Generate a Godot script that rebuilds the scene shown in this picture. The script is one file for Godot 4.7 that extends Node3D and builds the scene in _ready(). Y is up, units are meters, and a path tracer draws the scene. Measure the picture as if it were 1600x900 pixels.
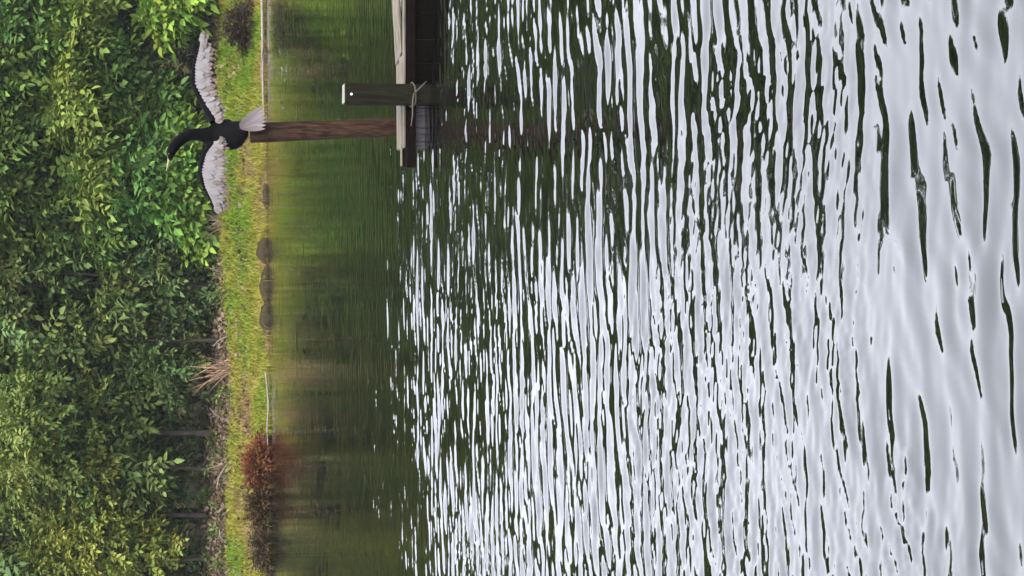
extends Node3D
# A dark water bird drying its wings on a post beside a low dock on a woodland pond; the camera is held on its side.

var rng := RandomNumberGenerator.new()
var used := {}
var M := {}
var wob := FastNoiseLite.new()
var patch := FastNoiseLite.new()

# ------------------------------------------------------------------ helpers
func numbered(n: String) -> String:
	if not used.has(n):
		used[n] = 0
		return n
	used[n] += 1
	return "%s_%03d" % [n, used[n]]

func thing(called: String, label: String, category: String, at := Vector3.ZERO, group := "") -> Node3D:
	var o := Node3D.new()
	o.name = numbered(called)
	add_child(o, true)
	o.position = at
	o.set_meta("label", label)
	o.set_meta("category", category)
	if group != "":
		o.set_meta("group", group)
	return o

func put(called: String, mesh: Mesh, mat: Material, parent: Node, at := Vector3.ZERO) -> MeshInstance3D:
	var o := MeshInstance3D.new()
	o.name = called
	o.mesh = mesh
	o.material_override = mat
	o.position = at
	parent.add_child(o, true)
	return o

func mat(c: Color, rough := 0.8, spec := 0.4) -> StandardMaterial3D:
	var m := StandardMaterial3D.new()
	m.albedo_color = c.linear_to_srgb()
	m.roughness = rough
	m.metallic_specular = spec
	return m

func vmat(rough := 0.7, spec := 0.3, back := 0.0) -> StandardMaterial3D:
	var m := mat(Color(1, 1, 1), rough, spec)
	m.vertex_color_use_as_albedo = true
	if back > 0.0:
		m.backlight_enabled = true
		m.backlight = Color(back, back, back * 0.6)
	return m

func noise_tex(sd: int, freq: float, stops: Array, w := 256, h := 256, oct := 4, stretch := Vector2(1, 1)) -> ImageTexture:
	var n := FastNoiseLite.new()
	n.seed = sd
	n.noise_type = FastNoiseLite.TYPE_SIMPLEX_SMOOTH
	n.frequency = freq
	n.fractal_octaves = oct
	var g := Gradient.new()
	var offs := PackedFloat32Array()
	var cols := PackedColorArray()
	for s in stops:
		offs.append(s[0])
		cols.append((s[1] as Color).linear_to_srgb())
	g.offsets = offs
	g.colors = cols
	var im := Image.create(w, h, true, Image.FORMAT_RGB8)
	for y in h:
		for x in w:
			# seamless by wrapping both axes on circles
			var ax := TAU * x / w
			var ay := TAU * y / h
			var rx := w / TAU * stretch.x
			var ry := h / TAU * stretch.y
			var v := n.get_noise_3d(cos(ax) * rx + cos(ay) * ry * 0.73, sin(ax) * rx + cos(ay) * ry * 0.41, sin(ay) * ry + sin(ax) * rx * 0.31)
			im.set_pixel(x, y, g.sample(clampf(v * 0.75 + 0.5, 0, 1)))
	im.generate_mipmaps()
	return ImageTexture.create_from_image(im)

func wood(sd: int, dark: Color, mid: Color, light: Color, scale: Vector3) -> StandardMaterial3D:
	var m := StandardMaterial3D.new()
	m.albedo_texture = noise_tex(sd, 0.045, [[0.0, dark], [0.42, mid], [0.62, mid.lerp(light, 0.5)], [1.0, light]], 256, 256, 5)
	m.uv1_triplanar = true
	m.uv1_scale = scale
	m.roughness = 0.85
	m.metallic_specular = 0.1
	return m

func arr_mesh(v: PackedVector3Array, n: PackedVector3Array, idx: PackedInt32Array, c := PackedColorArray()) -> ArrayMesh:
	var a := []
	a.resize(Mesh.ARRAY_MAX)
	a[Mesh.ARRAY_VERTEX] = v
	a[Mesh.ARRAY_NORMAL] = n
	a[Mesh.ARRAY_INDEX] = idx
	if c.size() > 0:
		a[Mesh.ARRAY_COLOR] = c
	var m := ArrayMesh.new()
	m.add_surface_from_arrays(Mesh.PRIMITIVE_TRIANGLES, a)
	return m

# bevelled box with its eight corners displaced a little (sawn timber, not a ruler)
func board(size: Vector3, bev := 0.006, jit := 0.0) -> ArrayMesh:
	var st := SurfaceTool.new()
	st.begin(Mesh.PRIMITIVE_TRIANGLES)
	var h := size / 2
	var cj := []
	for i in 8:
		cj.append(Vector3(rng.randf_range(-jit, jit), rng.randf_range(-jit, jit), rng.randf_range(-jit, jit)))
	var P := func(sx, sy, sz, ax):
		var i: int = (1 if sx > 0 else 0) + (2 if sy > 0 else 0) + (4 if sz > 0 else 0)
		var p := Vector3(sx * (h.x - (0.0 if ax == 0 else bev)), sy * (h.y - (0.0 if ax == 1 else bev)), sz * (h.z - (0.0 if ax == 2 else bev)))
		return p + cj[i]
	var tri := func(a, b, c):
		var nn: Vector3 = (b - a).cross(c - a)
		if nn.dot((a + b + c) / 3.0) > 0:
			var t = b
			b = c
			c = t
		st.add_vertex(a)
		st.add_vertex(b)
		st.add_vertex(c)
	st.set_smooth_group(-1)
	for s in [-1, 1]:
		for ax in 3:
			var q := []
			for k in [[-1, -1], [1, -1], [1, 1], [-1, 1]]:
				var sg := [0, 0, 0]
				sg[ax] = s
				sg[(ax + 1) % 3] = k[0]
				sg[(ax + 2) % 3] = k[1]
				q.append(P.call(sg[0], sg[1], sg[2], ax))
			tri.call(q[0], q[1], q[2])
			tri.call(q[0], q[2], q[3])
	for ax in 3:
		for s1 in [-1, 1]:
			for s2 in [-1, 1]:
				var b1 := (ax + 1) % 3
				var b2 := (ax + 2) % 3
				var q := []
				for e in [[-1, b1], [1, b1], [1, b2], [-1, b2]]:
					var sg := [0, 0, 0]
					sg[ax] = e[0]
					sg[b1] = s1
					sg[b2] = s2
					q.append(P.call(sg[0], sg[1], sg[2], e[1]))
				tri.call(q[0], q[1], q[2])
				tri.call(q[0], q[2], q[3])
	for sx in [-1, 1]:
		for sy in [-1, 1]:
			for sz in [-1, 1]:
				tri.call(P.call(sx, sy, sz, 0), P.call(sx, sy, sz, 1), P.call(sx, sy, sz, 2))
	st.generate_normals()
	return st.commit()

# a tube with elliptical rings; pts, rx (across), ry (second axis), up hint
func loft(pts: Array, rx: Array, ry: Array, sides: int, hint: Vector3, cap := true, lumps := 0.0) -> ArrayMesh:
	var v := PackedVector3Array()
	var nn := PackedVector3Array()
	var idx := PackedInt32Array()
	var n := pts.size()
	for i in n:
		var a: Vector3 = pts[maxi(i - 1, 0)]
		var b: Vector3 = pts[mini(i + 1, n - 1)]
		var d := (b - a).normalized()
		var side := hint.cross(d)
		if side.length() < 0.01:
			side = Vector3(1, 0, 0).cross(d)
		side = side.normalized()
		var up := d.cross(side).normalized()
		for k in sides:
			var t := TAU * k / sides
			var lm := 1.0 + lumps * (wob.get_noise_3d(i * 37.0, cos(t) * 40.0, sin(t) * 40.0))
			v.append(pts[i] + (side * cos(t) * float(rx[i]) + up * sin(t) * float(ry[i])) * lm)
			nn.append((side * cos(t) * float(ry[i]) + up * sin(t) * float(rx[i])).normalized())
	for i in n - 1:
		for k in sides:
			var k2 := (k + 1) % sides
			var a := i * sides + k
			var b := i * sides + k2
			var c := (i + 1) * sides + k
			var d := (i + 1) * sides + k2
			idx.append_array([a, c, b, b, c, d])
	if cap:
		for e in [0, n - 1]:
			var ci := v.size()
			var dd: Vector3 = (pts[0] - pts[1]).normalized() if e == 0 else (pts[n - 1] - pts[n - 2]).normalized()
			v.append(pts[e])
			nn.append(dd)
			for k in sides:
				v.append(v[e * sides + k])
				nn.append(dd)
			for k in sides:
				var k2 := (k + 1) % sides
				if e == 0:
					idx.append_array([ci, ci + 1 + k, ci + 1 + k2])
				else:
					idx.append_array([ci, ci + 1 + k2, ci + 1 + k])
	return arr_mesh(v, nn, idx)

func smooth_path(pts: Array, steps: int) -> Array:
	var c := Curve3D.new()
	for i in pts.size():
		var t: Vector3 = (pts[mini(i + 1, pts.size() - 1)] - pts[maxi(i - 1, 0)]) / 6.0
		c.add_point(pts[i], -t, t)
	var out := []
	for i in pts.size() - 1:
		for s in steps:
			out.append(c.sample(i, float(s) / steps))
	out.append(pts[-1])
	return out

func resample(vals: Array, steps: int) -> Array:
	var out := []
	for i in vals.size() - 1:
		for s in steps:
			var t := float(s) / steps
			out.append(lerpf(vals[i], vals[i + 1], t * t * (3 - 2 * t)))
	out.append(vals[-1])
	return out

func tube(pts: Array, r: Array, steps := 3, sides := 8, lumps := 0.0) -> ArrayMesh:
	var rr := resample(r, steps)
	return loft(smooth_path(pts, steps), rr, rr, sides, Vector3(0.13, 0.2, 0.97), true, lumps)

# ------------------------------------------------------------------ terrain
func shore_z(x: float) -> float:
	return -24.55 - 0.16 * clampf(x, -2.0, 9.0) - 0.45 * wob.get_noise_2d(x * 9.0, 40.0) - 0.30 * wob.get_noise_2d(x * 42.0, 90.0)

func bank_h(x: float, z: float) -> float:
	var t := shore_z(x) - z
	if t < 0.0:
		return 0.22 * t - 0.01
	var crest := 0.50 + 0.10 * smoothstep(-1.5, 2.0, x) - 0.08 * exp(-pow((x + 1.6) / 1.2, 2.0))
	var h := crest * smoothstep(-0.25, 2.5, t) - crest * 0.02
	h += 0.05 * wob.get_noise_2d(x * 14.0, z * 14.0) * clampf(t, 0, 1) + 0.025 * wob.get_noise_2d(x * 55.0, z * 55.0) * clampf(t * 2.0, 0, 1)
	h += 0.13 * smoothstep(2.3, 4.6, t) * 2.3 + 0.02 * maxf(t - 2.5, 0.0) + 0.14 * maxf(t - 9.0, 0.0)
	return maxf(h, 0.004) if t > 0.15 else h

func build_bank():
	var xs := []
	var x := -60.0
	while x < 60.0:
		xs.append(x)
		x += 0.11 if absf(x) < 8.0 else (0.6 if absf(x) < 16.0 else 4.0)
	var zs := []
	var z := -22.5
	while z > -120.0:
		zs.append(z)
		z -= 0.11 if z > -29.0 else (0.5 if z > -40.0 else 5.0)
	var v := PackedVector3Array()
	var nn := PackedVector3Array()
	var idx := PackedInt32Array()
	for a in zs:
		for b in xs:
			var h := bank_h(b, a)
			v.append(Vector3(b, h, a))
			nn.append(Vector3(bank_h(b - 0.05, a) - bank_h(b + 0.05, a), 0.1, bank_h(b, a - 0.05) - bank_h(b, a + 0.05)).normalized())
	var w := xs.size()
	for j in zs.size() - 1:
		for i in w - 1:
			var q := j * w + i
			idx.append_array([q, q + w, q + 1, q + 1, q + w, q + w + 1])
	var o := put("bank", arr_mesh(v, nn, idx), M.soil, self)
	o.set_meta("kind", "structure")

# ------------------------------------------------------------------ water
func build_water():
	var r := RandomNumberGenerator.new()
	r.seed = 77
	var W := []
	for i in 40:
		var lam := 0.042 * pow(9.0, r.randf())
		var k := TAU / lam
		var th := deg_to_rad(13.0 + r.randfn(0.0, 19.0 if lam < 0.085 else 11.0))
		var pk := exp(-pow(log(lam / 0.11) / 0.62, 2.0))
		W.append([k * sin(th), k * cos(th), r.randf() * TAU, (0.25 + pk) * r.randf_range(0.6, 1.3) * 0.0258, k])
	# fine cross ripples that come and go in patches
	var nmain := W.size()
	for i in 8:
		var k := TAU / (0.026 * pow(1.9, r.randf()))
		var th := deg_to_rad(r.randfn(0.0, 45.0))
		W.append([k * sin(th), -k * cos(th), r.randf() * TAU, 0.022, k])
	var wkx := PackedFloat64Array()
	var wkz := PackedFloat64Array()
	var wph := PackedFloat64Array()
	var wsl := PackedFloat64Array()
	var wk := PackedFloat64Array()
	for q in W:
		wkx.append(q[0])
		wkz.append(q[1])
		wph.append(q[2])
		wsl.append(q[3])
		wk.append(q[4])
	var nw := W.size()
	var rows := []
	var z := 1.6
	while z < 27.5:
		rows.append(z)
		z += 0.006 + 0.0006 * z
	var cols := 230
	var v := PackedVector3Array()
	var nn := PackedVector3Array()
	v.resize(rows.size() * cols)
	nn.resize(rows.size() * cols)
	var p := 0
	for zz in rows:
		var hw: float = 1.25 + 0.215 * zz
		for i in cols:
			var x := (2.0 * i / (cols - 1) - 1.0) * hw
			var zw := -float(zz)
			var a := 1.0 + 0.45 * patch.get_noise_2d(x * 9.0, zw * 9.0) + 0.6 * patch.get_noise_2d(x * 40.0 + 300.0, zw * 40.0)
			a *= lerpf(1.0, 0.22, smoothstep(9.0, 15.0, zz + 0.9 * patch.get_noise_2d(x * 22.0, zw * 5.0)))
			a *= 1.0 - 0.75 * exp(-pow((zz - 9.45) / 0.42, 2.0)) * smoothstep(0.75, 1.1, x)
			var wx := x + 0.07 * patch.get_noise_2d(x * 34.0, zw * 34.0 + 500.0)
			var wz := zw + 0.045 * patch.get_noise_2d(x * 34.0 + 900.0, zw * 34.0)
			var h := 0.0
			var sx := 0.0
			var sz := 0.0
			var fine := 0.12 + 1.1 * smoothstep(0.12, 0.5, patch.get_noise_2d(x * 20.0 + 40.0, zw * 12.0 + 77.0) + (0.22 if x < -0.1 * zz else 0.0))
			for q in (nw if zz < 9.0 else nmain):
				var ph := wkx[q] * wx + wkz[q] * wz + wph[q]
				var am := wsl[q] if q < nmain else wsl[q] * fine
				var c := cos(ph) * am
				h += sin(ph) * am / wk[q]
				sx += c * wkx[q] / wk[q]
				sz += c * wkz[q] / wk[q]
			v[p] = Vector3(x, h * a, zw)
			nn[p] = Vector3(-sx * a, 1.0, -sz * a).normalized()
			p += 1
	var idx := PackedInt32Array()
	idx.resize((rows.size() - 1) * (cols - 1) * 6)
	var t := 0
	for j in rows.size() - 1:
		for i in cols - 1:
			var q := j * cols + i
			idx[t] = q
			idx[t + 1] = q + cols
			idx[t + 2] = q + 1
			idx[t + 3] = q + 1
			idx[t + 4] = q + cols
			idx[t + 5] = q + cols + 1
			t += 6
	# the rest of the pond, beside and behind the part in view
	var n0: float = rows[0]
	var n1: float = rows[-1]
	var e0 := 1.25 + 0.215 * n0
	var e1 := 1.25 + 0.215 * n1
	for quad in [[Vector3(-60, 0, 30), Vector3(-60, 0, -n0), Vector3(60, 0, -n0), Vector3(60, 0, 30)],
			[Vector3(-60, 0, -n0), Vector3(-60, 0, -n1), Vector3(-e1, 0, -n1), Vector3(-e0, 0, -n0)],
			[Vector3(e0, 0, -n0), Vector3(e1, 0, -n1), Vector3(60, 0, -n1), Vector3(60, 0, -n0)]]:
		var b := v.size()
		for c in quad:
			v.append(c)
			nn.append(Vector3.UP)
		idx.append_array([b, b + 1, b + 2, b, b + 2, b + 3])
	var o := put("water", arr_mesh(v, nn, idx), M.water, self)
	o.set_meta("kind", "structure")

# ------------------------------------------------------------------ foliage
func leaf_into(st: SurfaceTool, base: Vector3, dir: Vector3, nrm: Vector3, l: float, w: float, col: Color):
	var side := dir.cross(nrm).normalized()
	var up := side.cross(dir).normalized()
	var p0 := base
	var p1 := base + dir * l * 0.35 - up * l * 0.03
	var p2 := base + dir * l * 0.7 - up * l * 0.06
	var tip := base + dir * l - up * l * 0.17
	var l1 := p1 + side * w * 0.5 + up * w * 0.14
	var l2 := p2 + side * w * 0.36 + up * w * 0.08
	var r1 := p1 - side * w * 0.5 + up * w * 0.14
	var r2 := p2 - side * w * 0.36 + up * w * 0.08
	for tr in [[p0, l1, p1], [l1, l2, p2], [l1, p2, p1], [l2, tip, p2], [p0, p1, r1], [r1, p1, p2], [r1, p2, r2], [r2, p2, tip]]:
		for q in tr:
			st.set_color(col)
			st.add_vertex(q)

func spray_mesh(sd: int, n: int, length: float, ll: float, lw: float, droop: float, flat := 0.35) -> ArrayMesh:
	var r := RandomNumberGenerator.new()
	r.seed = sd
	var st := SurfaceTool.new()
	st.begin(Mesh.PRIMITIVE_TRIANGLES)
	st.set_smooth_group(-1)
	for i in n:
		var t := (i + 0.6) / n
		var c := Vector3(r.randfn(0, 0.012), -droop * t * t * length, t * length)
		var s := 1.0 if i % 2 == 0 else -1.0
		var d := Vector3(s * r.randf_range(0.6, 1.1), r.randfn(-0.12, flat), r.randf_range(0.25, 0.95))
		if i == n - 1:
			d = Vector3(r.randfn(0, 0.2), -0.3, 1)
		var nm := Vector3(r.randfn(0, flat), 1, r.randfn(0, flat)).normalized()
		var g := r.randf_range(0.72, 1.28)
		var ye := r.randf_range(-0.12, 0.14)
		leaf_into(st, c, d.normalized(), nm, ll * r.randf_range(0.75, 1.2), lw * r.randf_range(0.8, 1.2), Color(g * (1 + ye), g, g * (1 - ye)))
	# the twig
	var a := Vector3.ZERO
	for i in 3:
		var t := (i + 1) / 3.0
		var b := Vector3(0, -droop * t * t * length, t * length)
		for q in [a + Vector3(0.004, 0, 0), b + Vector3(0.003, 0, 0), a - Vector3(0.004, 0, 0), a - Vector3(0.004, 0, 0), b + Vector3(0.003, 0, 0), b - Vector3(0.003, 0, 0)]:
			st.set_color(Color(0.7, 0.5, 0.6))
			st.add_vertex(q)
		a = b
	st.generate_normals()
	return st.commit()

func multi(called: String, mesh: Mesh, m: Material, xf: Array, cols: Array, parent: Node) -> MultiMeshInstance3D:
	var mm := MultiMesh.new()
	mm.transform_format = MultiMesh.TRANSFORM_3D
	mm.use_colors = true
	mm.mesh = mesh
	mm.instance_count = xf.size()
	for i in xf.size():
		mm.set_instance_transform(i, xf[i])
		mm.set_instance_color(i, cols[i])
	var o := MultiMeshInstance3D.new()
	o.name = called
	o.multimesh = mm
	o.material_override = m
	parent.add_child(o, true)
	o.set_meta("kind", "stuff")
	return o

func aim(d: Vector3, roll: float, s: float) -> Basis:
	var z := d.normalized()
	var x := Vector3.UP.cross(z)
	if x.length() < 0.05:
		x = Vector3(1, 0, 0)
	x = x.normalized()
	var y := z.cross(x).normalized()
	return Basis(x, y, z).rotated(z, roll).scaled(Vector3(s, s, s))

# clumps: [centre offset from base, radii, sprays]
func tree(called: String, label: String, category: String, at: Vector3, h: float, tr: float, lean: Vector3, clumps: Array, sprays: Array, tint: Color, group := "", bark = null, hue := 0.16, out := 0.75) -> Node3D:
	var t := thing(called, label, category, at, group)
	var top := Vector3(lean.x, h * 0.82, lean.z)
	var tp := [Vector3(0, -0.15, 0), Vector3(lean.x * 0.15 + rng.randfn(0, 0.03), h * 0.2, lean.z * 0.15), Vector3(lean.x * 0.45 + rng.randfn(0, 0.08), h * 0.5, lean.z * 0.4), top]
	var bk: Material = M.bark if bark == null else bark
	var trunk := put("trunk", tube(tp, [tr * 1.35, tr, tr * 0.75, tr * 0.25], 4, 8, 0.25), bk, t)
	var xs := []
	var cs := []
	for s in sprays:
		xs.append([])
		cs.append([])
	for c in clumps:
		var cc: Vector3 = c[0]
		var cr: Vector3 = c[1]
		# limb from the trunk
		var f := clampf((cc.y - 0.35 * h * rng.randf_range(0.2, 0.6)) / (h * 0.82), 0.08, 0.95)
		var from := Vector3(lean.x * f * f, h * 0.82 * f, lean.z * f * f)
		var mid := from.lerp(cc, 0.55) + Vector3(rng.randfn(0, 0.06), 0.12 * from.distance_to(cc), rng.randfn(0, 0.06))
		var br := clampf(tr * 0.30, 0.012, 0.05)
		put("limb", tube([from, mid, cc], [br, br * 0.6, br * 0.25], 3, 5), bk, trunk)
		var ctint := tint * rng.randf_range(0.8, 1.2)
		var yel := rng.randf_range(-hue, hue)
		for i in int(c[2]):
			var d := Vector3(rng.randfn(0, 1), rng.randfn(0.15, 1), rng.randfn(0, 1)).normalized()
			var rad := pow(rng.randf(), 0.45)
			var p := cc + d * cr * rad
			var go := (d * out + Vector3(rng.randfn(0, 0.45), rng.randfn(-0.1, 0.3), rng.randfn(0, 0.45)))
			go.y *= 0.6
			var k := rng.randi() % sprays.size()
			xs[k].append(Transform3D(aim(go, rng.randfn(0, 0.5), rng.randf_range(0.7, 1.25)), p))
			var y2 := yel + rng.randfn(0, 0.07)
			var b := rng.randf_range(0.78, 1.22)
			cs[k].append(Color(ctint.r * b * (1 + y2), ctint.g * b, ctint.b * b * (1 - y2 * 0.6)))
	for k in sprays.size():
		multi("crown", sprays[k], M.leaf, xs[k], cs[k], t)
	return t

func crown_clumps(n: int, centre: Vector3, rad: Vector3, size: Vector2, per: int, flat := 0.6) -> Array:
	var out := []
	for i in n:
		var d := Vector3(rng.randfn(0, 1), rng.randfn(0, 1), rng.randfn(0, 1)).normalized()
		var p := centre + d * rad * pow(rng.randf(), 0.4)
		var s := rng.randf_range(size.x, size.y)
		out.append([p, Vector3(s, s * flat, s), int(per * s * s * 2.2)])
	return out

func on_bank(x: float, z: float) -> Vector3:
	return Vector3(x, bank_h(x, z), z)

# ------------------------------------------------------------------ bird
func feather(root: Vector3, tip: Vector3, w: float, face: Vector3, curl: float, c1: Color, c2: Color) -> ArrayMesh:
	var st := SurfaceTool.new()
	st.begin(Mesh.PRIMITIVE_TRIANGLES)
	st.set_smooth_group(0)
	var d := tip - root
	var L := d.length()
	d = d.normalized()
	var side := d.cross(face).normalized()
	var up := side.cross(d).normalized()
	var prof := [0.25, 0.7, 0.95, 1.0, 0.9, 0.6, 0.12]
	var n := prof.size()
	var P := func(i, s):
		var t := float(i) / (n - 1)
		return root + d * L * t + side * s * w * 0.5 * float(prof[i]) + up * (curl * L * sin(t * PI * 0.6) + (w * 0.05 if s == 0 else 0.0))
	for i in n - 1:
		for s in [[-1, 0], [0, 1]]:
			var q := [P.call(i, s[0]), P.call(i + 1, s[0]), P.call(i + 1, s[1]), P.call(i, s[1])]
			var k := [i, i + 1, i + 1, i]
			for j in [0, 1, 2, 0, 2, 3]:
				st.set_color(c1.lerp(c2, float(k[j]) / (n - 1)))
				st.add_vertex(q[j])
	st.generate_normals()
	return st.commit()

func on_line(pts: Array, t: float) -> Vector3:
	var f := clampf(t, 0, 1) * (pts.size() - 1)
	var i := mini(int(f), pts.size() - 2)
	return (pts[i] as Vector3).lerp(pts[i + 1], f - i)

func build_bird(at: Vector3):
	var b := thing("anhinga", "black long-necked water bird spreading silvery wings on top of the tall post", "bird", at)
	var spine := [Vector3(0.03, 0.03, 0.075), Vector3(0.012, 0.055, 0.05), Vector3(-0.012, 0.10, 0.02), Vector3(-0.012, 0.15, -0.01), Vector3(-0.012, 0.20, -0.03), Vector3(-0.016, 0.245, -0.03), Vector3(-0.012, 0.30, -0.03), Vector3(-0.016, 0.352, -0.02), Vector3(-0.045, 0.405, -0.01), Vector3(-0.088, 0.444, 0.0), Vector3(-0.122, 0.463, 0.01), Vector3(-0.150, 0.468, 0.015), Vector3(-0.185, 0.478, 0.02), Vector3(-0.225, 0.488, 0.028)]
	var rx := [0.030, 0.062, 0.090, 0.094, 0.078, 0.050, 0.037, 0.034, 0.033, 0.031, 0.029, 0.018, 0.0065, 0.002]
	var ry := [0.018, 0.045, 0.070, 0.075, 0.062, 0.048, 0.037, 0.034, 0.033, 0.030, 0.026, 0.016, 0.006, 0.002]
	var body := put("body", loft(smooth_path(spine, 4), resample(rx, 4), resample(ry, 4), 18, Vector3(0, 0.05, 1)), M.black, b)
	put("bill", loft(smooth_path([Vector3(-0.150, 0.470, 0.0155), Vector3(-0.185, 0.478, 0.02), Vector3(-0.238, 0.491, 0.03)], 3), resample([0.0165, 0.0085, 0.002], 3), resample([0.0125, 0.0075, 0.002], 3), 8, Vector3(0, 0, 1)), M.bill, body)
	for s in [-1, 1]:
		put("eye", loft([Vector3(-0.135, 0.475, 0.015 + s * 0.022), Vector3(-0.135, 0.475, 0.015 + s * 0.026)], [0.006, 0.003], [0.006, 0.003], 8, Vector3(0, 1, 0)), M.eye, body)
	var G1 := Color(0.112, 0.104, 0.108)
	var wings := [
		[[Vector3(0.07, 0.205, -0.02), Vector3(0.17, 0.262, -0.045), Vector3(0.29, 0.325, -0.055), Vector3(0.40, 0.325, -0.05), Vector3(0.50, 0.300, -0.04), Vector3(0.565, 0.282, -0.03)],
		[Vector3(0.065, 0.135, 0.06), Vector3(0.16, 0.170, 0.07), Vector3(0.27, 0.205, 0.06), Vector3(0.38, 0.215, 0.045), Vector3(0.50, 0.222, 0.02), Vector3(0.60, 0.262, -0.01)]],
		[[Vector3(-0.05, 0.215, -0.02), Vector3(-0.13, 0.262, -0.045), Vector3(-0.23, 0.287, -0.05), Vector3(-0.32, 0.268, -0.045), Vector3(-0.41, 0.222, -0.035), Vector3(-0.455, 0.196, -0.03)],
		[Vector3(-0.03, 0.145, 0.085), Vector3(-0.14, 0.135, 0.075), Vector3(-0.25, 0.130, 0.06), Vector3(-0.35, 0.135, 0.045), Vector3(-0.43, 0.140, 0.02), Vector3(-0.495, 0.165, -0.01)]]]
	var face := Vector3(0, 0.45, 0.9)
	for w in wings:
		var lead: Array = w[0]
		var trail: Array = w[1]
		var arm := put("wing", tube(lead, [0.036, 0.026, 0.020, 0.014, 0.010, 0.004], 4, 10), M.black, b)
		# flight feathers, then two rows of coverts on top of their roots
		var nf := 24
		for i in nf:
			var t := float(i) / (nf - 1)
			var tp := on_line(trail, t) + Vector3(rng.randfn(0, 0.008), rng.randfn(-0.006, 0.013), 0)
			var rt := on_line(lead, clampf(t * 0.92 + 0.02, 0, 0.95)) + Vector3(0, -0.004, 0.006 + 0.0006 * (i % 2))
			var g := rng.randf_range(0.78, 1.12)
			put("flight_feather", feather(rt, tp, 0.040, face, 0.04, G1 * g * 0.95, Color(0.085, 0.066, 0.055) * g), M.plume, arm)
		for row in 2:
			var nc := 28
			for i in nc:
				var t := (i + 0.5 * (row % 2)) / (nc - 0.5)
				var L0 := on_line(lead, t * 0.94)
				var T0 := on_line(trail, t)
				var a := L0.lerp(T0, 0.02 + 0.16 * row) + Vector3(0, 0, 0.020 - 0.006 * row + 0.0008 * (i % 2))
				var e := L0.lerp(T0, 0.60 + 0.26 * row) + Vector3(rng.randfn(0, 0.005), rng.randfn(0, 0.008), 0.012 - 0.005 * row)
				var g := rng.randf_range(0.9, 1.1)
				put("covert", feather(a, e, 0.034, face, 0.02, G1 * g * 1.08, G1 * g * 0.97), M.plume, arm)
	# tail fan, swung to the right in front of the post
	for i in 7:
		var t := i / 6.0
		var tip := Vector3(lerpf(0.012, 0.150, t), lerpf(-0.085, -0.070, t) - 0.012 * sin(t * PI), 0.145 - 0.03 * t)
		var g := rng.randf_range(0.75, 1.1)
		put("tail_feather", feather(Vector3(0.02 + 0.02 * t, 0.062 + 0.004 * t, 0.088 + 0.001 * i), tip, 0.034, Vector3(0.1, 0.4, 0.9), 0.03, Color(0.06, 0.052, 0.055) * g, Color(0.14, 0.125, 0.13) * g), M.plume, b)
	for s in [-1, 1]:
		var fx: float = -0.008 + s * 0.034
		var lg := put("leg", tube([Vector3(fx * 0.9, 0.075, 0.02), Vector3(fx, 0.03, 0.02), Vector3(fx, 0.006, 0.03)], [0.016, 0.010, 0.009], 3, 8), M.foot, b)
		for k in 3:
			var e := Vector3(fx + (k - 1) * 0.020, 0.004, 0.066 - absf(k - 1) * 0.006)
			put("toe", tube([Vector3(fx, 0.008, 0.028), e.lerp(Vector3(fx, 0.012, 0.03), 0.4), e], [0.007, 0.006, 0.003], 2, 6), M.foot, lg)

# ------------------------------------------------------------------ scene
func _ready():
	rng.seed = 4242
	wob.seed = 5
	wob.frequency = 0.02
	wob.fractal_octaves = 3
	patch.seed = 9
	patch.frequency = 0.03
	patch.fractal_octaves = 2
	# camera: held on its side, so that the left of the picture is up; lens about 20 degrees across
	var cam := Camera3D.new()
	cam.name = "camera"
	add_child(cam)
	var pitch := deg_to_rad(11.944)
	cam.transform = Transform3D(Basis(Vector3(0, -cos(pitch), sin(pitch)), Vector3(1, 0, 0), Vector3(0, sin(pitch), cos(pitch))), Vector3(0, 1.55, 0))
	cam.fov = 19.6386
	cam.far = 400.0
	cam.near = 0.05
	cam.current = true
	var we := WorldEnvironment.new()
	we.name = "environment"
	var env := Environment.new()
	var sky := Sky.new()
	var sm := ProceduralSkyMaterial.new()
	sm.sky_top_color = Color(0.86, 0.88, 0.93)
	sm.sky_horizon_color = Color(0.88, 0.89, 0.92)
	sm.sky_curve = 0.2
	sm.ground_bottom_color = Color(0.08, 0.09, 0.07)
	sm.ground_horizon_color = Color(0.12, 0.13, 0.10)
	sm.sun_angle_max = 1.0
	sky.sky_material = sm
	env.background_mode = Environment.BG_SKY
	env.sky = sky
	env.tonemap_mode = Environment.TONE_MAPPER_LINEAR
	env.tonemap_exposure = 5.0
	env.sdfgi_enabled = true
	env.ssao_enabled = true
	env.ssil_enabled = true
	env.fog_enabled = true
	env.fog_density = 0.0003
	env.fog_light_color = Color(0.80, 0.84, 0.86)
	we.environment = env
	add_child(we)
	var sun := DirectionalLight3D.new()
	sun.name = "overcast_sun"
	sun.light_energy = 0.45
	sun.light_angular_distance = 20.0
	sun.light_color = Color(1.0, 0.97, 0.92)
	sun.shadow_enabled = true
	sun.rotation_degrees = Vector3(-58, 24, 0)
	add_child(sun)
	materials()
	build_water()
	build_bank()
	forest()
	bank_things()
	dock()
	build_bird(Vector3(0.935, 1.021, -10.15))

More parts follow.
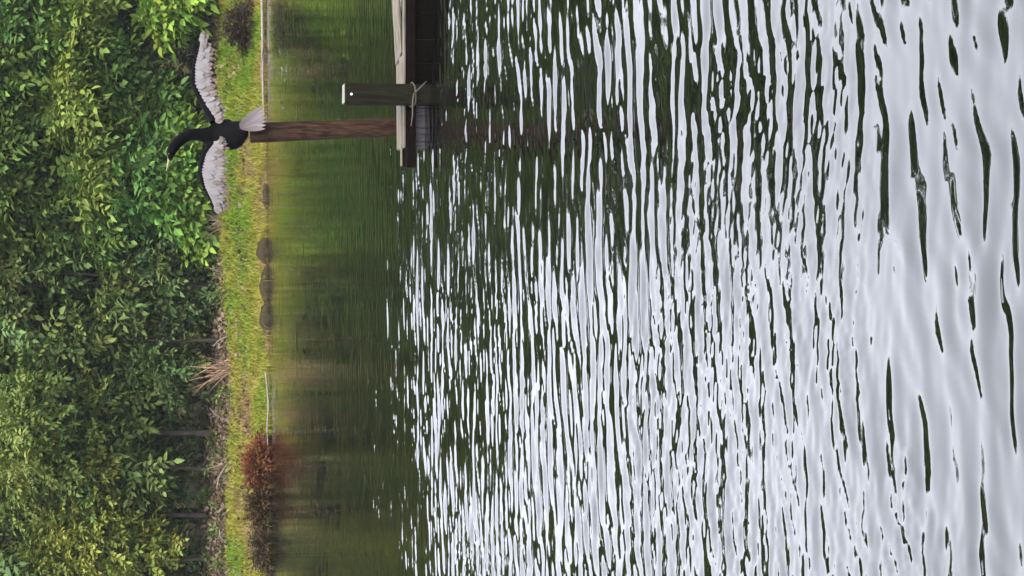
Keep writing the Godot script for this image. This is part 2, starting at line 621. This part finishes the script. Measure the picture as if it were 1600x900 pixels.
func materials():
	M.water = mat(Color(0.0020, 0.0022, 0.0017), 0.02, 0.8)
	M.soil = StandardMaterial3D.new()
	M.soil.albedo_texture = noise_tex(21, 0.03, [[0.0, Color(0.022, 0.016, 0.012)], [0.4, Color(0.05, 0.036, 0.024)], [0.55, Color(0.075, 0.062, 0.022)], [1.0, Color(0.10, 0.085, 0.03)]], 512, 512, 5)
	M.soil.uv1_triplanar = true
	M.soil.uv1_world_triplanar = true
	M.soil.uv1_scale = Vector3(0.35, 0.35, 0.35)
	M.soil.roughness = 0.95
	M.soil.metallic_specular = 0.05
	M.leaf = vmat(0.6, 0.25, 0.6)
	M.blade = vmat(0.7, 0.25, 0.4)
	M.plume = vmat(0.8, 0.1)
	M.bark = wood(31, Color(0.012, 0.010, 0.009), Color(0.03, 0.025, 0.021), Color(0.06, 0.052, 0.045), Vector3(4, 0.8, 4))
	M.twigbark = wood(33, Color(0.016, 0.013, 0.010), Color(0.034, 0.028, 0.021), Color(0.07, 0.058, 0.045), Vector3(4, 0.8, 4))
	M.black = mat(Color(0.0035, 0.0035, 0.004), 0.55, 0.06)
	M.bill = mat(Color(0.16, 0.15, 0.06), 0.5)
	M.eye = mat(Color(0.05, 0.006, 0.004), 0.2)
	M.foot = mat(Color(0.16, 0.12, 0.05), 0.6)
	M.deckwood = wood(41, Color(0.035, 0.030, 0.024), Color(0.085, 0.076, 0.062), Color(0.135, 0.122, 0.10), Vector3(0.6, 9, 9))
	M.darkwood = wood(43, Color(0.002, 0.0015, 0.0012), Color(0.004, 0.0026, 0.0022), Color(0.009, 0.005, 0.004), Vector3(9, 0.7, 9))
	M.pilewood = wood(45, Color(0.004, 0.004, 0.0025), Color(0.0085, 0.008, 0.005), Color(0.018, 0.0165, 0.010), Vector3(9, 0.7, 9))
	M.pilecap = wood(46, Color(0.09, 0.085, 0.07), Color(0.15, 0.145, 0.12), Color(0.2, 0.19, 0.17), Vector3(9, 9, 9))
	M.postwood = wood(47, Color(0.006, 0.004, 0.0035), Color(0.019, 0.0105, 0.008), Color(0.055, 0.033, 0.022), Vector3(5, 0.7, 5))
	M.greywood = wood(49, Color(0.03, 0.027, 0.03), Color(0.095, 0.083, 0.09), Color(0.125, 0.11, 0.118), Vector3(5, 0.8, 5))
	M.rope = mat(Color(0.06, 0.05, 0.043), 0.9, 0.1)
	M.tack = mat(Color(0.75, 0.75, 0.75), 0.3)
	M.palestick = wood(51, Color(0.07, 0.055, 0.045), Color(0.15, 0.12, 0.10), Color(0.24, 0.21, 0.18), Vector3(1, 8, 8))
	M.stone = wood(53, Color(0.010, 0.008, 0.005), Color(0.024, 0.019, 0.011), Color(0.045, 0.038, 0.018), Vector3(2, 2, 2))

func dock():
	var zf := -9.76
	var d := thing("dock", "low weathered wooden dock with pale deck planks and dark skirt at the waterline", "dock", Vector3(1.9, 0, zf))
	# positions below are relative to (1.9, 0, zf)
	var p := put("deck_plank", board(Vector3(2.62, 0.013, 0.055), 0.003, 0.001), M.deckwood, d, Vector3(0.24, 0.1345, -0.028))
	put("deck_plank", board(Vector3(0.56, 0.020, 0.125), 0.005, 0.002), M.deckwood, d, Vector3(-0.79, 0.131, -0.125))
	p = put("deck_plank", board(Vector3(0.52, 0.020, 0.125), 0.005, 0.002), M.deckwood, d, Vector3(-0.80, 0.130, -0.256))
	p.rotation.y = 0.02
	p = put("deck_plank", board(Vector3(2.20, 0.020, 0.115), 0.005, 0.002), M.deckwood, d, Vector3(0.52, 0.130, -0.60))
	p.rotation.y = 0.37
	p = put("deck_plank", board(Vector3(2.20, 0.020, 0.09), 0.005, 0.002), M.deckwood, d, Vector3(0.50, 0.129, -0.716))
	p.rotation.y = 0.366
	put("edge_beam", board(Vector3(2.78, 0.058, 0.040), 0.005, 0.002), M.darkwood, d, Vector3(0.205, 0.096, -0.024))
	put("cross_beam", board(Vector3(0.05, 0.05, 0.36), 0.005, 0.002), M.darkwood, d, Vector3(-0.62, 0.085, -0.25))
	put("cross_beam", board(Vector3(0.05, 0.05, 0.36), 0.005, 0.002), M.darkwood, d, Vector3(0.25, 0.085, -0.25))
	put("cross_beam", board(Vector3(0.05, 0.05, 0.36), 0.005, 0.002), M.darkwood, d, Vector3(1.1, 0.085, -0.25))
	# the outer timber that runs on past the end of the deck
	put("end_beam", board(Vector3(0.42, 0.052, 0.035), 0.004, 0.002), M.darkwood, d, Vector3(-0.965, 0.112, -0.068))
	put("end_cap_board", board(Vector3(0.37, 0.010, 0.030), 0.003, 0.001), M.deckwood, d, Vector3(-0.99, 0.1435, -0.068))
	# skirt of dark boards down into the water
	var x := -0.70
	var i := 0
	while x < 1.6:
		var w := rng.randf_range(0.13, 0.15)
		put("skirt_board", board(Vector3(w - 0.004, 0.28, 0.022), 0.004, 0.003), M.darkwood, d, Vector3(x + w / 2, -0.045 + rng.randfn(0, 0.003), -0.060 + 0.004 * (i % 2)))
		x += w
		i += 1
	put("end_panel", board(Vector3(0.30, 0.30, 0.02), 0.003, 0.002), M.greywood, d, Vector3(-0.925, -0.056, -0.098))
	# short piling at the corner
	var s := thing("mooring_piling", "short dark square piling with pale top and white tack at the dock edge", "piling", Vector3(1.138, 0, -9.70))
	put("shaft", board(Vector3(0.113, 1.10, 0.105), 0.006, 0.004), M.pilewood, s, Vector3(0, -0.053, 0)).rotation.z = 0.012
	put("cap", board(Vector3(0.112, 0.008, 0.104), 0.003, 0.001), M.pilecap, s, Vector3(-0.006, 0.502, 0))
	var tk := SphereMesh.new()
	tk.radius = 0.0075
	tk.height = 0.015
	tk.radial_segments = 12
	tk.rings = 6
	put("tack", tk, M.tack, s, Vector3(-0.012, 0.462, 0.054))
	# rope round the piling
	var r := thing("mooring_rope", "thin frayed pale rope tied round the foot of the short piling", "rope", Vector3(1.138, 0.10, -9.70))
	var lp := []
	var rr := []
	for k in 19:
		var a := TAU * k / 18.0
		lp.append(Vector3(0.068 * signf(cos(a)) * pow(absf(cos(a)), 0.4), -0.004 + 0.010 * sin(a * 2 + 1), 0.064 * signf(sin(a)) * pow(absf(sin(a)), 0.4)))
		rr.append(0.005)
	put("loop", tube(lp, rr, 2, 6), M.rope, r)
	put("loose_end", tube([Vector3(0.004, -0.006, 0.068), Vector3(0.03, -0.035, 0.075), Vector3(0.072, -0.075, 0.076)], [0.005, 0.005, 0.003], 4, 6), M.rope, r)
	put("loose_end", tube([Vector3(0.0, -0.002, 0.068), Vector3(-0.06, 0.006, 0.07), Vector3(-0.12, 0.004, 0.06), Vector3(-0.19, 0.012, 0.045)], [0.005, 0.005, 0.005, 0.003], 4, 6), M.rope, r)
	# the tall post that carries the bird
	var t := thing("perch_post", "tall leaning brown wooden post rising behind the dock end", "post", Vector3(0.99, 0, -10.15))
	put("shaft", tube([Vector3(0.02, -0.6, 0), Vector3(0.0, 0.1, 0), Vector3(-0.028, 0.55, 0), Vector3(-0.055, 1.018, 0)], [0.058, 0.056, 0.059, 0.061], 6, 14, 0.10), M.postwood, t)

func bank_things():
	# grass on the open bank, too fine to count
	var kinds := []
	for k in 4:
		var st := SurfaceTool.new()
		st.begin(Mesh.PRIMITIVE_TRIANGLES)
		st.set_smooth_group(-1)
		for b in 11:
			var o := Vector3(rng.randfn(0, 0.03), -0.01, rng.randfn(0, 0.03))
			var hh := rng.randf_range(0.05, 0.13)
			var ln := Vector3(rng.randfn(0, 0.5), 1, rng.randfn(0, 0.5)).normalized() * hh
			var sd := Vector3(rng.randf_range(-1, 1), 0, rng.randf_range(-1, 1)).normalized() * rng.randf_range(0.004, 0.008)
			var g := rng.randf_range(0.75, 1.25)
			for q in [o - sd, o + sd, o + ln * 0.6 + sd * 0.7, o - sd, o + ln * 0.6 + sd * 0.7, o + ln * 0.6 - sd * 0.7, o + ln * 0.6 - sd * 0.7, o + ln * 0.6 + sd * 0.7, o + ln + Vector3(ln.x, -0.2 * hh, ln.z) * 0.3]:
				st.set_color(Color(g, g, g))
				st.add_vertex(q)
		st.generate_normals()
		kinds.append(st.commit())
	var xs := [[], [], [], []]
	var cs := [[], [], [], []]
	for i in 16000:
		var x := rng.randf_range(-9.5, 9.5)
		var t := rng.randf_range(0.02, 2.7)
		var z := shore_z(x) - t
		var dry := wob.get_noise_2d(x * 16.0 + 700.0, z * 16.0) + 0.5 * wob.get_noise_2d(x * 60.0, z * 60.0 + 300.0)
		dry += 0.3 * smoothstep(1.5, 2.5, t + 0.6 * wob.get_noise_2d(x * 40.0, 11.0)) * smoothstep(-0.5, 1.0, x)
		if rng.randf() < smoothstep(1.9, 2.7, t) * 0.9:
			continue
		if dry > 0.40 and rng.randf() < 0.7:
			continue
		var k := rng.randi() % 4
		xs[k].append(Transform3D(Basis(Vector3.UP, rng.randf() * TAU).scaled(Vector3.ONE * rng.randf_range(0.6, 1.3)), on_bank(x, z)))
		var c := Color(0.10, 0.165, 0.012).lerp(Color(0.21, 0.185, 0.03), clampf(dry * 1.6 + 0.5 + rng.randfn(0, 0.12), 0, 1))
		c = c.lerp(Color(0.16, 0.095, 0.05), clampf(dry * 2.2 - 0.55, 0, 0.8)) * rng.randf_range(0.85, 1.2)
		cs[k].append(c)
	var root := Node3D.new()
	root.name = numbered("bank_grass")
	add_child(root)
	root.set_meta("kind", "stuff")
	root.set_meta("label", "short yellow-green grass covering the far bank above the waterline")
	root.set_meta("category", "grass")
	for k in 4:
		multi("tuft", kinds[k], M.blade, xs[k], cs[k], root)
	# dead leaves and bits of twig along the crest and under the trees
	var lst := SurfaceTool.new()
	lst.begin(Mesh.PRIMITIVE_TRIANGLES)
	lst.set_smooth_group(-1)
	leaf_into(lst, Vector3(-0.05, 0.012, 0), Vector3(1, 0.1, 0).normalized(), Vector3(0, 1, 0.2), 0.10, 0.055, Color.WHITE)
	leaf_into(lst, Vector3(0.02, 0.012, 0.05), Vector3(-0.4, 0.35, 0.8).normalized(), Vector3(0.3, 1, 0), 0.09, 0.05, Color(0.8, 0.8, 0.8))
	lst.generate_normals()
	var dl := lst.commit()
	var lx := []
	var lc := []
	for i in 9000:
		var x := rng.randf_range(-9.0, 9.0)
		var t := 2.15 + absf(rng.randfn(0, 1.3))
		if rng.randf() < 0.12:
			t = rng.randf_range(1.0, 2.4)
		var z := shore_z(x) - t
		lx.append(Transform3D(Basis.from_euler(Vector3(rng.randfn(0, 0.5), rng.randf() * TAU, rng.randfn(0, 0.5))).scaled(Vector3.ONE * rng.randf_range(0.6, 1.3)), on_bank(x, z) + Vector3(0, 0.01, 0)))
		lc.append(Color(0.085, 0.055, 0.038).lerp(Color(0.17, 0.125, 0.09), rng.randf()) * rng.randf_range(0.6, 1.2))
	var lr := multi("leaf_litter", dl, M.blade, lx, lc, self)
	lr.set_meta("label", "brown dead leaves scattered along the crest of the far bank")
	lr.set_meta("category", "leaf litter")
	# low weeds growing through the litter
	var wx := []
	var wc := []
	for i in 900:
		var x := rng.randf_range(-8.0, 8.0)
		var t := rng.randf_range(2.0, 5.0)
		if wob.get_noise_2d(x * 45.0, t * 45.0) < -0.05:
			continue
		wx.append(Transform3D(aim(Vector3(rng.randfn(0, 1), rng.randf_range(0.2, 1.2), rng.randfn(0.3, 1)), rng.randfn(0, 0.6), rng.randf_range(0.45, 0.95)), on_bank(x, shore_z(x) - t)))
		wc.append(Color(0.075, 0.115, 0.03) * rng.randf_range(0.6, 1.4))
	var wr := multi("low_weeds", M.spray_small[1], M.leaf, wx, wc, self)
	wr.set_meta("label", "low green weeds sprouting through the brown litter on the crest")
	wr.set_meta("category", "weeds")
	# dry grass clump fanning up at the crest
	dry_clump(on_bank(-1.26, -26.75), 0.85, 34, Color(0.24, 0.15, 0.10), "tall fan of dry reddish-brown grass at the crest of the bank")
	dry_clump(on_bank(-2.85, -26.95), 0.42, 18, Color(0.19, 0.13, 0.09), "small tuft of dry brown grass left of the thin dark trunk")
	dry_clump(on_bank(1.05, -27.05), 0.48, 20, Color(0.20, 0.15, 0.11), "tuft of dry tan stalks at the crest beneath the bird's left wing")
	dry_clump(on_bank(0.25, -26.95), 0.40, 18, Color(0.17, 0.12, 0.10), "low dry tuft at the middle of the bank crest")
	# rust-brown withered bush at the water's edge, and darker ones beside it
	rust_bush(Vector3(-2.52, 0, shore_z(-2.52) - 0.15), Vector3(0.36, 0.27, 0.24), Color(0.13, 0.046, 0.020), 420, "round rust-brown withered bush at the water's edge")
	rust_bush(Vector3(-3.15, 0, shore_z(-3.15) - 0.1), Vector3(0.46, 0.20, 0.24), Color(0.06, 0.036, 0.016), 420, "low dark brown withered bush just left of the rust bush")
	rust_bush(Vector3(-3.75, 0, shore_z(-3.75) - 0.12), Vector3(0.30, 0.17, 0.2), Color(0.05, 0.036, 0.02), 260, "leftmost low dark withered bush at the water's edge")
	rust_bush(Vector3(4.05, 0, shore_z(4.05) - 0.75), Vector3(0.32, 0.34, 0.25), Color(0.035, 0.025, 0.015), 380, "dark brown dead bush on the bank near the right wing tip")
	# stones and mud lumps along the shore
	for s in [[0.55, 0.20, "dark wet stone at the shore left of the bird", 0.14], [0.02, 0.34, "long low dark stone at the middle of the shore", 0.11], [-0.45, 0.26, "dark stone tapering into the water left of the middle", 0.12], [1.35, 0.2, "dark shore stone directly beyond the bird's post", 0.06]]:
		var st := thing("shore_stone", s[2], "stone", Vector3(s[0], -0.01, shore_z(s[0]) - 0.06), "dark stones along the far shore")
		var sp := []
		var rx := []
		for k in 7:
			var a := k / 6.0
			sp.append(Vector3((a - 0.5) * 2.0 * s[1], 0.01 * rng.randf(), rng.randfn(0, 0.01)))
			var e := sqrt(maxf(1.0 - pow(a * 2 - 1, 2.0), 0.02))
			rx.append(s[3] * e * rng.randf_range(0.85, 1.15))
		put("stone", loft(sp, rx, rx, 9, Vector3(0, 1, 0), true, 0.8), M.stone, st)
	# pale fallen poles lying along the shore
	var fp := thing("fallen_pole", "long thin pale pole lying along the shore behind the bird", "pole", Vector3(3.3, 0.02, shore_z(3.3) + 0.15))
	put("shaft", tube([Vector3(-1.25, 0.0, 0.25), Vector3(-0.4, 0.025, 0.12), Vector3(0.5, 0.02, -0.1), Vector3(2.2, 0.03, -0.35)], [0.016, 0.018, 0.022, 0.026], 4, 7, 0.2), M.palestick, fp)
	put("twig", tube([Vector3(0.3, 0.02, -0.05), Vector3(0.1, 0.05, 0.12), Vector3(-0.2, 0.06, 0.2)], [0.012, 0.009, 0.005], 3, 5), M.palestick, fp)
	var fb := thing("fallen_branch", "pale bare branch lying in the water right of the rust bush", "branch", Vector3(-1.75, 0.015, shore_z(-1.75) + 0.14))
	put("shaft", tube([Vector3(-0.62, 0.015, 0.0), Vector3(-0.25, 0.03, 0.05), Vector3(0.1, 0.012, 0.03), Vector3(0.55, 0.05, -0.05)], [0.007, 0.012, 0.014, 0.012], 4, 6, 0.2), M.palestick, fb)
	# sticks caught on the crest
	var labs := ["short bent stick at the bank crest below the right wing", "forked grey stick lying at the crest near the middle", "thin stick leaning out of the crest by the dry grass", "bare stick on the crest just right of the dark trunk", "pale stick jutting from the crest above the rust bush", "stick lying on the crest at the far left"]
	var sx := [1.75, 0.75, -0.75, -2.1, -2.75, -4.0]
	for k in labs.size():
		var bz := shore_z(sx[k]) - 2.25 - 0.15 * (k % 2)
		var o := thing("crest_stick", labs[k], "stick", on_bank(sx[k], bz) + Vector3(0, 0.03, 0), "sticks along the crest")
		var ln := rng.randf_range(0.22, 0.42)
		var an := rng.randf_range(-0.9, 0.9)
		var e := Vector3(cos(an) * ln * (1 if k % 2 else -1), absf(sin(an)) * ln + 0.05, rng.randf_range(0.0, 0.2))
		put("stem", tube([Vector3.ZERO, e * 0.5 + Vector3(0, 0.05, 0.02), e], [0.015, 0.012, 0.006], 3, 6), M.palestick, o)
		put("twig", tube([e * 0.45 + Vector3(0, 0.045, 0.015), e * 0.6 + Vector3(-0.06, 0.12, 0.05)], [0.008, 0.004], 3, 5), M.palestick, o)

func dry_clump(at: Vector3, h: float, n: int, c: Color, label: String):
	var t := thing("dry_grass", label, "dry grass", at, "dry grass clumps on the crest")
	var st := SurfaceTool.new()
	st.begin(Mesh.PRIMITIVE_TRIANGLES)
	st.set_smooth_group(-1)
	for i in n:
		var o := Vector3(rng.randfn(0, 0.06), -0.02, rng.randfn(0, 0.06))
		var d := Vector3(rng.randfn(0, 0.32), 1, rng.randfn(0.1, 0.3)).normalized() * h * rng.randf_range(0.45, 1.0)
		var bend := Vector3(d.x, -0.25 * absf(d.x) - 0.05, d.z) * 0.5
		var sd := Vector3(1, 0, rng.randf_range(-0.6, 0.6)).normalized() * rng.randf_range(0.006, 0.013)
		var g := c * rng.randf_range(0.6, 1.3)
		var a := o
		for k in 4:
			var u := (k + 1) / 4.0
			var b := o + d * u + bend * u * u
			var w0 := sd * (1.0 - 0.2 * k)
			var w1 := sd * (1.0 - 0.2 * (k + 1)) if k < 3 else Vector3.ZERO
			for q in [a - w0, a + w0, b + w1, a - w0, b + w1, b - w1]:
				st.set_color(g)
				st.add_vertex(q)
			a = b
	st.generate_normals()
	put("stalks", st.commit(), M.blade, t)

func rust_bush(at: Vector3, r: Vector3, c: Color, n: int, label: String):
	var t := thing("withered_bush", label, "bush", Vector3(at.x, bank_h(at.x, at.z) - 0.02, at.z), "withered bushes along the shore")
	for k in 5:
		var e := Vector3(rng.randf_range(-0.7, 0.7) * r.x, r.y * rng.randf_range(0.7, 1.2), rng.randf_range(-0.5, 0.5) * r.z)
		put("stem", tube([Vector3(0, 0, 0), e * 0.5 + Vector3(0, 0.03, 0), e], [0.010, 0.007, 0.003], 2, 5), M.bark, t)
	var xs := []
	var cs := []
	for i in n:
		var d := Vector3(rng.randfn(0, 1), absf(rng.randfn(0, 1)), rng.randfn(0, 1)).normalized() * pow(rng.randf(), 0.5)
		xs.append(Transform3D(aim(d + Vector3(rng.randfn(0, 0.3), -0.2, rng.randfn(0, 0.3)), rng.randfn(0, 0.6), rng.randf_range(0.35, 0.6)), Vector3(0, 0.03, 0) + d * r))
		cs.append(c * rng.randf_range(0.6, 1.35))
	multi("foliage", M.spray_small[0], M.leaf, xs, cs, t)

func forest():
	var broad := []
	var small := []
	var large := []
	for k in 4:
		broad.append(spray_mesh(100 + k, 9, 0.42, 0.145, 0.072, 0.45, 0.3))
		small.append(spray_mesh(200 + k, 11, 0.34, 0.095, 0.046, 0.15, 0.45))
		large.append(spray_mesh(300 + k, 7, 0.36, 0.15, 0.085, 0.5, 0.4))
	M.spray_small = small
	# the broadleaf tree on the right, its boughs hanging to the bank
	var z0 := -28.6
	var cl := crown_clumps(54, Vector3(0.2, 5.5, 0.1), Vector3(2.2, 3.8, 1.5), Vector2(0.5, 0.85), 120)
	for q in [[-1.6, 2.6], [-1.3, 3.2], [-0.9, 1.9], [-0.4, 2.9], [-0.2, 1.4], [0.2, 2.2], [0.5, 3.3], [0.7, 1.6], [1.0, 2.6], [1.3, 3.3], [-1.75, 1.75], [-1.1, 1.25], [1.5, 2.0], [0.1, 0.75], [-0.7, 0.8]]:
		var s := rng.randf_range(0.38, 0.58)
		cl.append([Vector3(q[0], q[1], rng.randf_range(0.5, 1.3)), Vector3(s * 1.15, s * 0.5, s), int(260 * s)])
	tree("broadleaf_tree", "large bright green broadleaf tree filling the bank behind the bird", "tree", on_bank(2.75, z0), 9.2, 0.15, Vector3(-0.3, 0, 0.5), cl, broad, Color(0.097, 0.163, 0.035), "", null, 0.2)
	# low bright shrubs in front of it
	tree("leafy_shrub", "low bright lime shrub under the right wing tip", "shrub", on_bank(4.55, -27.7), 1.0, 0.03, Vector3(0, 0, 0.1), crown_clumps(6, Vector3(0, 0.75, 0.1), Vector3(0.35, 0.35, 0.25), Vector2(0.22, 0.34), 300), large, Color(0.170, 0.247, 0.034), "bright shrubs on the crest")
	tree("leafy_shrub", "small lime green shrub just above the bird's neck", "shrub", on_bank(2.45, -27.75), 1.1, 0.025, Vector3(0.1, 0, 0.1), crown_clumps(5, Vector3(0, 0.55, 0.1), Vector3(0.35, 0.25, 0.2), Vector2(0.18, 0.28), 320), large, Color(0.156, 0.247, 0.041), "bright shrubs on the crest")
	tree("leafy_shrub", "bright green leafy shrub behind the bird's left wing", "shrub", on_bank(1.35, -27.6), 1.2, 0.03, Vector3(-0.1, 0, 0.1), crown_clumps(9, Vector3(0, 0.55, 0.1), Vector3(0.6, 0.4, 0.2), Vector2(0.2, 0.34), 300), large, Color(0.134, 0.234, 0.041), "bright shrubs on the crest")
	# the looser trees of the middle and left
	cl = crown_clumps(30, Vector3(0, 3.4, 0), Vector3(1.7, 2.6, 1.2), Vector2(0.4, 0.7), 150, 0.9)
	tree("slender_tree", "slender olive green tree in the middle of the far bank", "tree", on_bank(-0.1, -29.2), 6.2, 0.07, Vector3(0.2, 0, 0.2), cl, small, Color(0.097, 0.143, 0.040))
	cl = crown_clumps(34, Vector3(-0.1, 3.5, 0.2), Vector3(1.2, 2.6, 1.0), Vector2(0.4, 0.65), 150, 0.9)
	tree("slender_tree", "slender tree with thin straight dark trunk above the rust bush", "tree", on_bank(-2.4, -27.9), 6.2, 0.045, Vector3(0.1, 0, -0.2), cl, small, Color(0.106, 0.155, 0.037))
	cl = crown_clumps(30, Vector3(0, 1.75, 0.1), Vector3(0.95, 1.15, 0.6), Vector2(0.3, 0.5), 170, 0.85)
	tree("yellowing_bush", "tall yellow-green bush at the left of the bank", "bush", on_bank(-3.75, -27.9), 2.6, 0.04, Vector3(0.1, 0, 0.1), cl, small, Color(0.156, 0.191, 0.037))
	cl = crown_clumps(12, Vector3(0, 1.2, 0.1), Vector3(0.8, 0.75, 0.4), Vector2(0.25, 0.42), 170, 0.85)
	tree("understory_bush", "dark green low bush between the slender trees", "bush", on_bank(-1.25, -28.2), 1.8, 0.03, Vector3(0.0, 0, 0.1), cl, small, Color(0.080, 0.126, 0.040))
	cl = crown_clumps(14, Vector3(0.2, 3.75, 0.2), Vector3(0.55, 0.5, 0.4), Vector2(0.25, 0.4), 200, 0.7)
	cl.append_array(crown_clumps(30, Vector3(-1.1, 4.8, 0), Vector3(1.3, 1.8, 1.2), Vector2(0.5, 0.75), 110))
	tree("broadleaf_tree", "pale green broadleaf tree whose lowest bough shows at the far left", "tree", on_bank(-5.2, -28.2), 6.8, 0.12, Vector3(-0.2, 0, 0.2), cl, large, Color(0.121, 0.176, 0.047))
	cl = crown_clumps(46, Vector3(0, 4.6, 0), Vector3(1.7, 3.5, 1.4), Vector2(0.5, 0.8), 100)
	tree("broadleaf_tree", "green broadleaf tree beyond the right edge of the picture", "tree", on_bank(6.1, -28.9), 8.4, 0.14, Vector3(0.1, 0, 0.1), cl, broad, Color(0.106, 0.171, 0.044))
	var sap := [[0.72, -28.0, 5.0, "thin upright sapling just left of the bright shrub"], [0.05, -27.9, 4.4, "thin sapling leaning left near the middle of the bank"], [-0.85, -27.8, 5.2, "thin straight sapling right of the dry grass fan"], [-1.75, -28.1, 4.6, "thin sapling between dry grass fan and dark trunk"], [-3.0, -27.7, 4.0, "thin sapling just left of the straight dark trunk"], [-4.45, -28.0, 4.8, "thin sapling at the far left beside the pale green bough"]]
	for u in sap:
		cl = crown_clumps(11, Vector3(0, u[2] * 0.55, 0), Vector3(0.5, u[2] * 0.4, 0.4), Vector2(0.2, 0.34), 150, 0.8)
		tree("sapling", u[3], "sapling", on_bank(u[0], u[1]), u[2], 0.026, Vector3(rng.randfn(0, 0.2), 0, 0.1), cl, broad, Color(0.10, 0.145, 0.042), "saplings along the crest", M.twigbark)
	var un := [[-4.6, -29.3, 2.2, "shadowed bush at the left behind the yellow-green bush"], [-3.0, -29.4, 2.0, "shadowed bush just left behind the thin dark trunk"], [-1.9, -29.3, 1.9, "shadowed bush right behind the thin dark trunk"], [-0.5, -28.6, 1.7, "shadowed bush behind the tall dry grass fan"], [0.4, -28.3, 1.6, "shadowed bush right of the middle tree trunk"], [0.9, -30.0, 2.4, "taller shadowed bush between middle tree and bright tree"], [2.0, -29.9, 2.0, "shadowed bush under the bright tree behind the bird"], [3.3, -29.7, 2.2, "shadowed bush right of the bright tree's trunk"], [4.4, -29.4, 2.0, "shadowed bush behind the right wing tip"], [5.6, -28.6, 1.8, "shadowed bush just beyond the right edge"], [-5.8, -28.9, 1.9, "shadowed bush just beyond the left edge"], [-7.4, -28.7, 2.0, "outermost shadowed bush beyond the left edge"], [7.3, -28.8, 2.0, "outermost shadowed bush beyond the right edge"]]
	for u in un:
		var hh: float = u[2]
		cl = crown_clumps(18, Vector3(0, hh * 0.5, 0), Vector3(0.85, hh * 0.46, 0.5), Vector2(0.3, 0.5), 120, 0.8)
		tree("understory_bush", u[3], "bush", on_bank(u[0], u[1]), hh, 0.025, Vector3(0, 0, 0.1), cl, small, Color(0.106, 0.155, 0.057), "bushes under the trees")
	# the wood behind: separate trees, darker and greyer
	var back := [[-8.2, -30.0, 6.4], [-6.4, -32.0, 6.9], [-4.2, -31.2, 6.6], [-2.9, -33.2, 7.0], [-1.3, -31.5, 6.5], [0.5, -33.0, 7.1], [1.9, -31.8, 8.8], [3.9, -32.6, 10.0], [5.3, -33.8, 9.8], [7.6, -31.5, 8.0], [9.2, -33.0, 8.0]]
	var bl := ["dim tree deep in the wood beyond the left edge", "dim grey-green tree at the far left of the back row", "dim tree behind the yellow-green bush", "dim tree behind the thin dark trunk", "dim tree deep behind the low dark bush", "dim tree deep behind the middle of the bank", "dim tree behind the left part of the large bright tree", "dim tree behind the middle of the large bright tree", "dim tree showing at the right above the large bright tree", "dim tree deep in the wood just beyond the right edge", "outermost dim tree deep in the wood beyond the right edge"]
	for i in back.size():
		var b: Array = back[i]
		cl = crown_clumps(44, Vector3(0, b[2] * 0.52, 0), Vector3(1.35, b[2] * 0.42, 1.2), Vector2(0.5, 0.85), 62, 0.8)
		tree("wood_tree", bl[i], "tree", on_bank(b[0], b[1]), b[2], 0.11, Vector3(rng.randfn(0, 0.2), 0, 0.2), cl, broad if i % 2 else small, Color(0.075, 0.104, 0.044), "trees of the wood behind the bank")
